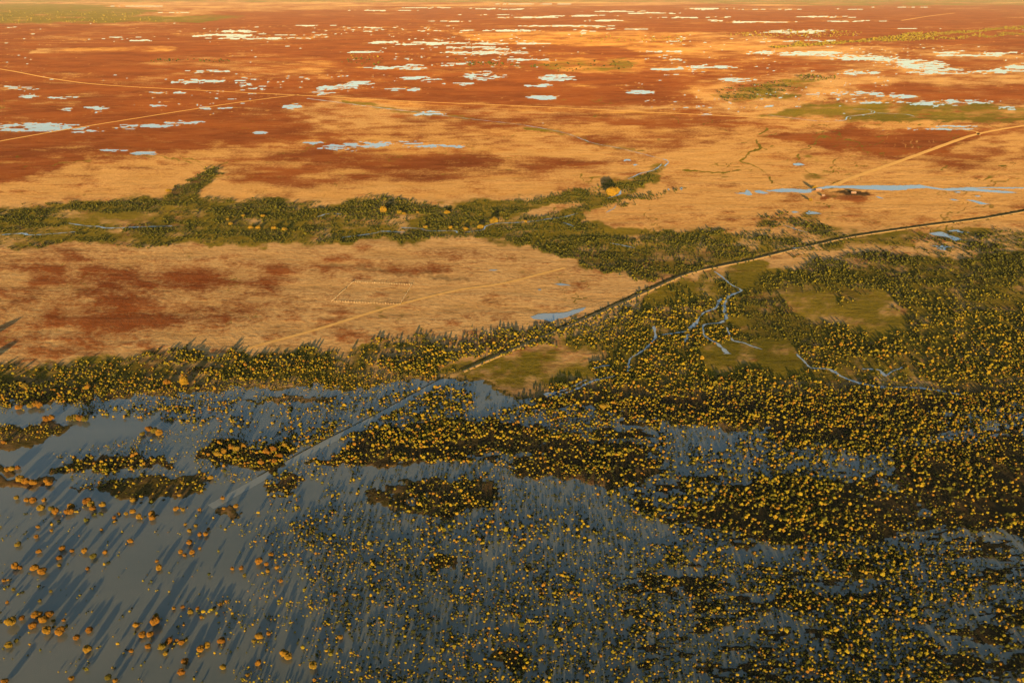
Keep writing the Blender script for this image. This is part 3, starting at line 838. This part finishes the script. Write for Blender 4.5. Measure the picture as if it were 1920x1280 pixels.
def leaf_cards(V, Fc, n, size, seed):
    """small leaf-clump triangles scattered over a crown's surface"""
    rg = np.random.default_rng(seed)
    t = rg.integers(0, len(Fc), n)
    bc = rg.dirichlet((1, 1, 1), n)
    p = (V[Fc[t]] * bc[:, :, None]).sum(1)
    a = rg.normal(size=(n, 3)); b = rg.normal(size=(n, 3))
    a /= np.linalg.norm(a, axis=1)[:, None]; b /= np.linalg.norm(b, axis=1)[:, None]
    s = size * (.6 + .8 * rg.random(n))[:, None]
    p = p + rg.normal(size=(n, 3)) * size * .5
    vv = np.stack([p + a * s, p - a * s * .5 + b * s, p - a * s * .5 - b * s], 1).reshape(-1, 3)
    return vv, np.arange(n * 3).reshape(n, 3)

def crown(seed, lumps, base, width, height, rough=.16, cards=0, z0=.12):
    """lumpy crown, footprint width 1 -> width, sits z0*height above the ground"""
    rg = np.random.default_rng(seed)
    parts = []
    for k in range(lumps):
        a = 2 * math.pi * (k + rg.random() * .6) / max(lumps, 1)
        rad = 0 if lumps == 1 else (.26 * math.sqrt(rg.random() * .6 + .4) if k else .05)
        r = .5 if lumps == 1 else rg.uniform(.22, .33)
        c = (width * rad * math.cos(a), width * rad * math.sin(a), height * (.52 + (rg.random() - .45) * .32 if k else .62))
        parts.append(lump(base, c, (width * r, width * r * rg.uniform(.85, 1.1), height * r * rg.uniform(.9, 1.25)), seed * 31 + k, rough))
    V, Fc = merge(parts)
    if cards:
        cv, cf = leaf_cards(V, Fc, cards, width * .05, seed + 9)
        V, Fc = merge([(V, Fc), (cv, cf)])
    V[:, 2] = np.maximum(V[:, 2], height * z0 * .5)
    return V, Fc

def tube(a, b, r0, r1, n=6):
    a, b = np.array(a, float), np.array(b, float)
    d = (b - a) / np.linalg.norm(b - a)
    u = np.cross(d, (0, 1, .3)); u /= np.linalg.norm(u)
    w = np.cross(d, u)
    ang = np.arange(n) * 2 * math.pi / n
    ring = np.cos(ang)[:, None] * u + np.sin(ang)[:, None] * w
    V = np.concatenate([a + ring * r0, b + ring * r1])
    f = []
    for i in range(n):
        j = (i + 1) % n
        f += [(i, j, n + j), (i, n + j, n + i)]
    return V, np.array(f)

def trunk(seed, width, height):
    rg = np.random.default_rng(seed + 500)
    p = [tube((0, 0, -.7), (0, 0, height * .4), width * .055, width * .04)]
    for k in range(4):
        a = k * 1.6 + rg.random()
        p.append(tube((0, 0, height * .34), (width * .26 * math.cos(a), width * .26 * math.sin(a), height * .68), width * .033, width * .014))
    return merge(p)

GUM_KINDS = []
for s in range(9):
    V, Fc = crown(100 + s, 8 + s % 4, ICO2, 1.0, .88, .17, 420)
    GUM_KINDS.append((new_mesh('crown', V, Fc, M_GUM), new_mesh('trunk', *trunk(s, 1.0, .88), M_BARK)))
BIG_KINDS = []
for s in range(4):
    V, Fc = crown(200 + s, 14, ICO2, 1.0, .66, .18, 900)
    BIG_KINDS.append((new_mesh('crown', V, Fc, M_BIG), new_mesh('trunk', *trunk(40 + s, 1.0, .66), M_BARK)))
SHRUBS = [crown(300 + s, 2 + s % 4, ICO1, 1.0, .9 + .14 * (s % 3), .14, 40) for s in range(12)]
SHRUB_ME = [new_mesh('shrub', V, Fc, M_LEAF, True) for V, Fc in SHRUBS]
SMALL = [crown(340 + s, 1 + (s % 2), ICO1, 1.0, .9, .14, 6) for s in range(8)]
TINY = [crown(370 + s, 1, ico(1) if False else ICO1, 1.0, .95, .3, 0) for s in range(3)]

def where(px, py):
    return '%d%% across and %d%% down the photo' % (round(px / 19.2), round(py / 12.8))

used_labels = {}
def uniq(lab, px, py, stem):
    if lab in used_labels:
        lab = '%s at %.1f%% across, %.1f%% down the photo' % (stem, px / 19.2, py / 12.8)
    used_labels[lab] = 1
    return lab

def place_tree(kinds, i, px, py, dpx, stem, group, hk=1.0, name='tree', z=0.0, own=False):
    X, Y = ground(px, py)
    d = dpx / scale_at(py)
    t = bpy.data.objects.new(name, None)
    t.empty_display_size = .5
    COL.objects.link(t)
    t.location = (float(X), float(Y), z)
    t.rotation_euler = (0, 0, random.uniform(0, 6.28))
    t.scale = (d * random.uniform(.92, 1.12), d * random.uniform(.92, 1.12), d * hk * random.uniform(.9, 1.12))
    tag(t, stem if own else uniq('%s at %s' % (stem, where(px, py)), px, py, stem), 'tree', group)
    cr, tr = kinds[i % len(kinds)]
    link('crown', cr, t)
    link('trunk', tr, t)
    return t

GUMS = """22 1172 18|42 1161 10|70 1157 16|92 1157 16|82 1166 14|63 1176 14|101 1166 8|90 1186 15|115 1188 17|145 1198 11|169 1183 12|165 1221 15|18 1212 13|32 1203 9|120 1164 7|204 1273 12|217 1277 9|134 1273 9|10 1281 12
256 1175 11|293 1171 20|294 1158 10|268 1193 13|283 1192 13|318 1204 13|278 1214 10|305 1216 13|311 1227 9|332 1202 6|341 1207 11|349 1201 8|358 1148 9|343 1139 7|326 1142 7|371 1142 7|378 1158 6|377 1220 13|389 1212 11|415 1204 13|348 1243 12|341 1263 13|247 1222 8|419 1253 10|414 1135 7|476 1203 7|464 1266 7
35 1023 10|118 1031 11|136 1035 8|160 1036 11|176 1046 12|198 1037 9|111 1048 11|74 1036 9|69 1008 8|97 996 6|72 989 7|191 995 6|245 1017 9|65 1068 14|80 1075 14|30 1065 14|39 1067 9|112 1061 7|165 1068 7|299 1067 11|294 1053 6|356 997 8|386 1004 9|375 1004 8|391 994 7|356 1020 11|339 1036 8|361 1037 9|347 1042 7|375 1029 6
509 1042 9|487 1056 13|500 1060 8|520 1065 8|502 1072 8|453 1067 8|459 1080 7|436 1068 8|527 1092 8|32 936 9|52 940 10|64 941 11|84 940 8|78 956 13|98 958 13|106 963 13|128 963 13|134 962 11|134 951 11|165 944 14|172 950 13|175 957 13|193 951 12|250 962 11|261 971 10|285 966 12|286 974 11|237 965 7|331 957 11|344 957 7|215 972 7|223 965 6|250 940 9|337 930 8|375 957 7|418 936 8|420 955 7|443 951 9|348 984 6|367 987 7
487 1196 13|533 1229 15|541 1234 14|588 1251 16|504 1189 8|485 1245 11|638 1196 9|40 902 13|50 906 13|64 909 14|37 900 11|89 905 12|94 910 12|23 882 11|15 883 10|34 880 9|66 762 13|76 764 12|58 765 11|37 767 12|88 789 13|97 787 12|132 789 12|141 786 13|151 788 13|161 790 12|314 721 12|47 727 11|166 729 10
8 1090 8|26 1106 7|75 1128 7|96 1110 6|14 1130 6|395 898 10|432 842 12|444 846 12|420 850 12|408 855 11|455 838 11|500 852 12|512 845 12|525 858 12|535 838 11|490 870 10|515 868 10|290 812 14|280 808 12|300 815 12|268 816 9|8 832 9"""
gi = 0
for line in GUMS.split('\n'):
    for s in line.split('|'):
        x, y, d = (float(q) for q in s.split())
        size = 'large' if d >= 13 else 'mid-sized' if d >= 9 else 'small'
        place_tree(GUM_KINDS, gi * 5 + gi // 7, x, y, d * 1.04, size + ' rust-brown tree in floodwater', 'rust-brown trees standing in the floodwater', z=-.1)
        gi += 1

BIGS = [(1147, 369, 27, 1.05, 'huge golden tree with a curling creek beside it on the plain'), (719, 399, 13, 1.25, 'golden tree with long shadow in the green belt'), (926, 419, 15, 1.1, 'broad golden tree beside the stream in the green belt'),
        (901, 429, 12, 1., 'golden tree on the stream bend in the green belt'), (873, 432, 10, 1., 'golden tree by the stream'), (845, 429, 8, 1., 'golden tree above the stream'), (798, 428, 8, 1., 'golden tree at the stream loop'),
        (749, 401, 9, 1., 'golden tree in the belt row'), (758, 403, 7, 1., 'golden tree in the belt row'), (783, 400, 6, 1., 'golden tree in the belt row'), (838, 401, 11, .8, 'low golden tree in the belt row'), (985, 417, 7, 1., 'golden tree by the narrow stream'),
        (470, 429, 10, .8, 'golden tree in the left belt hedge'), (484, 429, 10, .8, 'golden tree in the left belt hedge'), (514, 430, 10, .9, 'golden tree in the left belt'), (534, 433, 10, .9, 'golden tree in the left belt'), (494, 407, 9, .9, 'golden tree in the upper left belt'), (457, 407, 8, .9, 'golden tree in the upper left belt'),
        (427, 413, 7, .9, 'golden tree in the upper left belt'), (433, 422, 8, .9, 'golden tree in the left belt'), (317, 361, 12, .9, 'olive gold tree at the creek mouth'), (1519, 377, 8, 1.1, 'lone bright yellow tree on the tan paddock'), (1526, 355, 8, 1.25, 'tall tree by the farm sheds on the river bank'),
        (346, 720, 16, 1.2, 'tall yellow tree at the edge of the floodwater'), (1131, 764, 16, .7, 'broad yellow tree in the dark right woodland'), (-62, 656, 22, 1.1, 'tall tree beyond the left edge of the plain'), (-55, 697, 22, 1.1, 'tall tree beyond the left edge by the bank'),
        (1146, 1135, 9, .8, 'orange tree')][:-1]
for i, (x, y, d, hk, lab) in enumerate(BIGS):
    place_tree(BIG_KINDS, i, x, y, d, lab, 'golden trees of the plain', hk, z=.2, own=[q[4] for q in BIGS].count(lab) == 1)

# woodland: surveyed density -> every tree position
def scatter():
    pts = []
    y0 = 318.0
    while y0 < 1300:
        h = 10.0 if y0 < 700 else 20.0
        gx, gy = ground(np.array([-160.0, 2080.0]), np.array([y0 + h / 2] * 2))
        _, ya = ground(0, y0)
        _, yb = ground(0, y0 + h)
        area = (gx[1] - gx[0]) * (ya - yb)
        n = int(area / 8.5)
        x = rng.uniform(-160, 2080, n)
        y = rng.uniform(y0, y0 + h, n)
        d = wood(x, y)
        X, Y = ground(x, y)
        cl = fbm(X / 70, Y / 34, 711, 4)
        cl2 = fbm(X / 16, Y / 16, 751, 3)
        p = d * (.22 + 1.5 * sstep(.36, .64, cl)) * (.4 + 1.1 * sstep(.3, .7, cl2)) * np.where(y > 960, .62 + .5 * sstep(900, 1300, x), 1)
        p = p * np.where(y > 470, .68 + .6 * sstep(.36, .6, fbm(X / 230, Y / 150, 791, 3)), 1)
        keep = rng.random(n) < np.clip(p, 0, 1)
        pts.append(np.stack([x[keep], y[keep], d[keep]], 1))
        y0 += h
    return np.concatenate(pts)
pts = scatter()
# keep the roads and creeks free
def near_line(px, py, line, w):
    acc = np.zeros(len(px))
    add_line(acc, px, py, line, w, 1.0, 1.6)
    return acc > .4
clear = near_line(pts[:, 0], pts[:, 1], ROAD_WET, 8) | near_line(pts[:, 0], pts[:, 1], ROAD_DRY, 4)
for lab, cp, cw in CREEKS:
    clear |= near_line(pts[:, 0], pts[:, 1], cp, 2.2)
pts = pts[~clear]
n = len(pts)
ppm = np.array([scale_at(y) for y in pts[:, 1]])
dia = np.clip(rng.lognormal(math.log(2.3), .27, n), 1.0, 6.0)
dia *= np.where((pts[:, 1] > 560) & (pts[:, 1] < 650) & (pts[:, 0] > 1385) & (pts[:, 0] < 1545), .72, 1)
PX_, PY_ = ground(pts[:, 0], pts[:, 1])
dia *= .72 + .62 * fbm(PX_ / 130, PY_ / 90, 795, 3)
dia *= 1 - .3 * sstep(960, 1060, pts[:, 1]) * (1 - .5 * sstep(1250, 1700, pts[:, 0]))
# roadside bushes and the belts of far trees
extra = []
def belt(poly, count, dm, jit=.3):
    P = np.array(poly, float)
    got = 0
    while got < count:
        x = rng.uniform(P[:, 0].min(), P[:, 0].max(), 4000)
        y = rng.uniform(P[:, 1].min(), P[:, 1].max(), 4000)
        wx, wy = x, y + (fbm(x / 30, y / 6, 811, 3) - .5) * 8
        s = poly_sd(wx, wy, poly) > 0
        for a, b in zip(x[s], y[s]):
            extra.append((a, b, dm * rng.lognormal(0, jit)))
            got += 1
            if got >= count:
                break
belt([(1440, 88), (1530, 80), (1640, 74), (1700, 64), (1780, 58), (1920, 50), (2040, 44), (2040, 52), (1920, 56), (1800, 63), (1720, 72), (1600, 80), (1460, 92)], 2600, 9.5)
belt([(1640, 76), (1760, 70), (1920, 62), (2040, 58), (2040, 63), (1920, 67), (1780, 74), (1660, 79)], 900, 9)
belt([(1350, 62), (1500, 58), (1620, 60), (1600, 70), (1480, 72), (1360, 68)], 260, 12)
belt([(850, 112), (960, 120), (990, 126), (880, 125)], 70, 9)
belt([(980, 124), (1100, 116), (1180, 112), (1190, 128), (1060, 136), (1000, 132)], 60, 9)
belt([(640, 98), (720, 106), (720, 124), (640, 122)], 40, 9)
belt([(1080, 68), (1300, 66), (1280, 80), (1100, 80)], 110, 11)
belt([(270, 114), (430, 112), (430, 118), (270, 118)], 50, 9)
belt([(1340, 168), (1480, 150), (1500, 165), (1460, 185), (1360, 192)], 220, 7)
belt([(1500, 142), (1560, 144), (1580, 152), (1490, 153)], 60, 9)
belt([(0, 20), (250, 24), (330, 42), (0, 45)], 250, 16)
belt([(380, 318), (405, 310), (414, 322), (392, 330)], 40, 4)
rx, ry, _ = densify(ROAD_DRY, step=3.2)
for a, b in zip(rx, ry):
    if b > 392 and rng.random() < (.25 if b < 560 else .6):
        s = scale_at(b)
        extra.append((a + rng.normal() * 2, b + 1.6 + abs(rng.normal()) * 2.0, 2.4 * rng.lognormal(0, .3)))
extra = np.array(extra)
allp = np.concatenate([pts[:, :2], extra[:, :2]])
alld = np.concatenate([dia, extra[:, 2]])
sc_px = alld * np.array([scale_at(y) for y in allp[:, 1]])
inside = (allp[:, 0] > 2) & (allp[:, 0] < 1918) & (allp[:, 1] < 1279)
order = np.argsort(-np.where(inside, sc_px, 0))
first = order[:300]
rest = order[300:]
AX, AY = ground(allp[:, 0], allp[:, 1])
for q, i in enumerate(first):
    o = link('shrub', SHRUB_ME[q % len(SHRUB_ME)], None, (float(AX[i]), float(AY[i]), 0), random.uniform(0, 6.28), (alld[i], alld[i] * random.uniform(.85, 1.15), alld[i] * random.uniform(.85, 1.1)))
    x, y = allp[i]
    stem = 'rounded golden shrub in flooded woodland' if x > 900 else 'rounded golden shrub by floodwater'
    tag(o, uniq('%s at %s' % (stem, where(x, y)), x, y, stem), 'shrub', 'golden shrubs of the flooded woodland')

def scatter_mesh(name, protos, X, Y, D, material, hk=1.0, tint=None, z=0.0):
    V, Fc, T, o = [], [], [], 0
    which = rng.integers(0, len(protos), len(X))
    for w, (pv, pf) in enumerate(protos):
        s = np.where(which == w)[0]
        if not len(s):
            continue
        a = rng.uniform(0, 2 * math.pi, len(s))
        ca, sa = np.cos(a), np.sin(a)
        d = D[s]
        hx = d * rng.uniform(.85, 1.15, len(s))
        hz = d * hk * rng.uniform(.8, 1.2, len(s))
        x = pv[None, :, 0] * hx[:, None]
        y = pv[None, :, 1] * d[:, None]
        vx = x * ca[:, None] - y * sa[:, None] + X[s][:, None]
        vy = x * sa[:, None] + y * ca[:, None] + Y[s][:, None]
        vz = pv[None, :, 2] * hz[:, None] + z
        vv = np.stack([vx, vy, vz], -1).reshape(-1, 3)
        ff = (pf[None] + (np.arange(len(s)) * len(pv))[:, None, None]).reshape(-1, 3) + o
        V.append(vv); Fc.append(ff)
        T.append(np.repeat(tint[s] if tint is not None else rng.random(len(s)), len(pv)))
        o += len(vv)
    V, Fc, T = np.concatenate(V), np.concatenate(Fc), np.concatenate(T)
    me = new_mesh(name, V, Fc, material, True)
    at = me.attributes.new('tint', 'FLOAT', 'POINT')
    at.data.foreach_set('value', T.astype(np.float32))
    return link(name, me)

tint = np.clip(rng.random(len(allp)) ** 1.3 * (.30 + .7 * sstep(480, 640, allp[:, 1])) + .12 * sstep(600, 760, allp[:, 1]) + .5 * (allp[:, 1] < 110), 0, 1)
tint = np.where((allp[:, 0] > 1385) & (allp[:, 0] < 1545) & (allp[:, 1] > 550) & (allp[:, 1] < 650), tint * .45, tint)
near = rest[(sc_px[rest] > 5.2)]
far = rest[(sc_px[rest] <= 5.2)]
print('trees', len(allp), 'near', len(near), 'far', len(far), 'smallest single', sc_px[first[-1]])
o = scatter_mesh('golden_scrub', SHRUBS, AX[near], AY[near], alld[near], M_LEAF_S, .95, tint[near])
tag(o, 'mass of small golden scrub trees filling the flooded woodland', 'scrub', kind='stuff')
o = scatter_mesh('distant_scrub', SMALL, AX[far], AY[far], alld[far], M_LEAF_S, 1.0, tint[far])
tag(o, 'distant olive and gold scrub along creeks and green belts', 'scrub', kind='stuff')

# low dark clumps added to give the black shade behind the crowns
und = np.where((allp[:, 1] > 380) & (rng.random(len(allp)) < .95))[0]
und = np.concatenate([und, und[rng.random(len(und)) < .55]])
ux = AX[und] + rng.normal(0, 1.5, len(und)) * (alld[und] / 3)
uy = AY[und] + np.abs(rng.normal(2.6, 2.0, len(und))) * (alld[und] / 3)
o = scatter_mesh('shade_clumps', TINY, ux, uy, alld[und] * rng.uniform(.5, 1.05, len(und)), M_UNDER, .45)
tag(o, 'low dark clumps added as shade between and behind the golden trees', 'shade_clumps', kind='stuff')

# saplings and flotsam-sized bushes standing in the shallows
def flecks():
    P = []
    for poly, cnt in (([(560, 1000), (1300, 1030), (1920, 1090), (2060, 1090), (2060, 1300), (420, 1300), (400, 1130), (480, 1080)], 5200), ([(430, 960), (700, 940), (900, 980), (900, 1080), (560, 1060), (430, 1010)], 520),
                      ([(880, 760), (1900, 780), (1900, 1050), (1000, 1000), (880, 880)], 3000), ([(100, 850), (560, 760), (880, 720), (880, 800), (600, 900), (150, 920)], 1800), ([(0, 960), (460, 960), (460, 1260), (0, 1260)], 130), ([(0, 795), (130, 792), (110, 815), (0, 835)], 260), ([(0, 735), (420, 712), (860, 690), (880, 722), (640, 742), (330, 768), (0, 775)], 2200)):
        A = np.array(poly, float)
        c = 0
        while c < cnt:
            x = rng.uniform(A[:, 0].min(), A[:, 0].max(), 6000)
            y = rng.uniform(A[:, 1].min(), A[:, 1].max(), 6000)
            cl = fbm(x / 45, y / 30, 911, 4)
            s = (poly_sd(x, y, poly, 1.0) > 0) & (rng.random(6000) < sstep(.3, .65, cl))
            s &= ~near_line(x, y, ROAD_WET, 9)
            x, y = x[s][: cnt - c], y[s][: cnt - c]
            P.append(np.stack([x, y], 1))
            c += len(x)
    return np.concatenate(P)
fl = flecks()
X, Y = ground(fl[:, 0], fl[:, 1])
o = scatter_mesh('sapling_cover', TINY, X, Y, rng.lognormal(math.log(1.15), .35, len(X)), M_LEAF_S, 1.0)
tag(o, 'countless tiny saplings speckling the shallow floodwater', 'saplings', kind='stuff')

# small dark bushes dotted through the flooded woodland
def dark_dots(count):
    A = np.array([(600, 750), (900, 715), (1920, 770), (2060, 1000), (2060, 1300), (700, 1300), (560, 1000), (640, 850)], float)
    got = []
    while sum(len(q) for q in got) < count:
        x = rng.uniform(560, 2060, 8000)
        y = 715 + 585 * rng.random(8000) ** 1.25
        keep = (poly_sd(x, y, A, 1.0) > 0) & (rng.random(8000) < sstep(.3, .62, fbm(x / 60, y / 22, 961, 4))) & ~near_line(x, y, ROAD_WET, 10)
        got.append(np.stack([x[keep], y[keep]], 1))
    return np.concatenate(got)[:count]
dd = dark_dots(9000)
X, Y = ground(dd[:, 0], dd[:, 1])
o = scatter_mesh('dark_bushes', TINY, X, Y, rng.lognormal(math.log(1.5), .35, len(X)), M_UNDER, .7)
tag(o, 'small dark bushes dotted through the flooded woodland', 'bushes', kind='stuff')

# ------------------------------------------------------------------ stockyard and farm sheds
def box(c, s):
    c, s = np.array(c, float), np.array(s, float) / 2
    v = np.array([[x, y, z] for z in (-1, 1) for y in (-1, 1) for x in (-1, 1)]) * s + c
    f = np.array([(0, 2, 3, 1), (4, 5, 7, 6), (0, 1, 5, 4), (2, 6, 7, 3), (0, 4, 6, 2), (1, 3, 7, 5)])
    return v, f

def stockyard():
    cor = [(622, 566), (662, 529.5), (772, 535), (750, 571.5)]
    gx, gy = ground(np.array([c[0] for c in cor]), np.array([c[1] for c in cor]))
    cx, cy = gx.mean(), gy.mean()
    t = bpy.data.objects.new('stockyard', None)
    COL.objects.link(t)
    t.location = (cx, cy, .25)
    tag(t, 'square stockyard fenced with pale posts on the tan paddock', 'stockyard')
    pv, pf = box((0, 0, 1.3), (.55, .55, 2.6))
    pv[4:, :2] *= .8
    pm = new_mesh('fence_post', pv, pf, M_TIMBER)
    rails = []
    for a in range(4):
        p0 = np.array((gx[a] - cx, gy[a] - cy)); p1 = np.array((gx[(a + 1) % 4] - cx, gy[(a + 1) % 4] - cy))
        L = np.hypot(*(p1 - p0))
        n = 24
        for k in range(n):
            if random.random() < .1:
                continue
            q = p0 + (p1 - p0) * (k + random.uniform(-.15, .15)) / n
            link('fence_post', pm, t, (q[0], q[1], 0), random.uniform(0, 1.5), (random.uniform(.8, 1.2), 1, random.uniform(.75, 1.15)))
        d = (p1 - p0) / L
        for z in (.9,):
            b, f = box((L / 2, 0, z), (L, .06, .12))
            r = np.stack([p0[0] + b[:, 0] * d[0] - b[:, 1] * d[1], p0[1] + b[:, 0] * d[1] + b[:, 1] * d[0], b[:, 2]], 1)
            rails.append((r, f))
    link('rail', new_mesh('rail', *merge(rails), M_TIMBER), t)
stockyard()

def shed(px, py, L, W, H, rot, lab):
    x, y = ground(px, py)
    t = bpy.data.objects.new('farm_shed', None)
    COL.objects.link(t)
    t.location = (float(x), float(y), .25)
    t.rotation_euler = (0, 0, rot)
    tag(t, lab, 'shed', 'farm sheds by the river')
    link('wall', new_mesh('wall', *box((0, 0, H / 2 - .3), (L, W, H)), M_WALL), t)
    e = .5
    v = np.array([(-L / 2 - e, -W / 2 - e, H - .3), (L / 2 + e, -W / 2 - e, H - .3), (L / 2 + e, 0, H + W * .28), (-L / 2 - e, 0, H + W * .28), (-L / 2 - e, W / 2 + e, H - .3), (L / 2 + e, W / 2 + e, H - .3)])
    link('roof', new_mesh('roof', v, np.array([(0, 1, 2, 3), (3, 2, 5, 4)]), M_ROOF), t)
    link('door', new_mesh('door', *box((L * .15, -W / 2 - .04, 1.2), (3, .12, 2.6)), M_BARK), t)
shed(1534, 357.6, 14, 7, 3.6, .05, 'long pinkish farm shed on the river bank by the tall tree')
shed(1600, 363, 11, 6, 3.2, -.1, 'small pale farm shed in the burnt patch below the river')
shed(1543, 368, 7, 4.5, 2.6, .2, 'tiny low shed left of the burnt patch below the river')

# ------------------------------------------------------------------ air
hv, hf = box((0, 96000, 260), (398000, 200000, 524))
hz = bpy.data.materials.new('thin evening air')
hz.use_nodes = True
hn = hz.node_tree
hn.nodes.clear()
ho = hn.nodes.new('ShaderNodeOutputMaterial')
pv = hn.nodes.new('ShaderNodeVolumePrincipled')
pv.inputs['Color'].default_value = (.95, .92, .85, 1)
pv.inputs['Density'].default_value = 0.000006
hn.links.new(pv.outputs[0], ho.inputs['Volume'])
o = link('haze', new_mesh('haze', hv, hf, hz))
tag(o, 'thin warm evening haze over the distant plain', 'haze', kind='stuff')
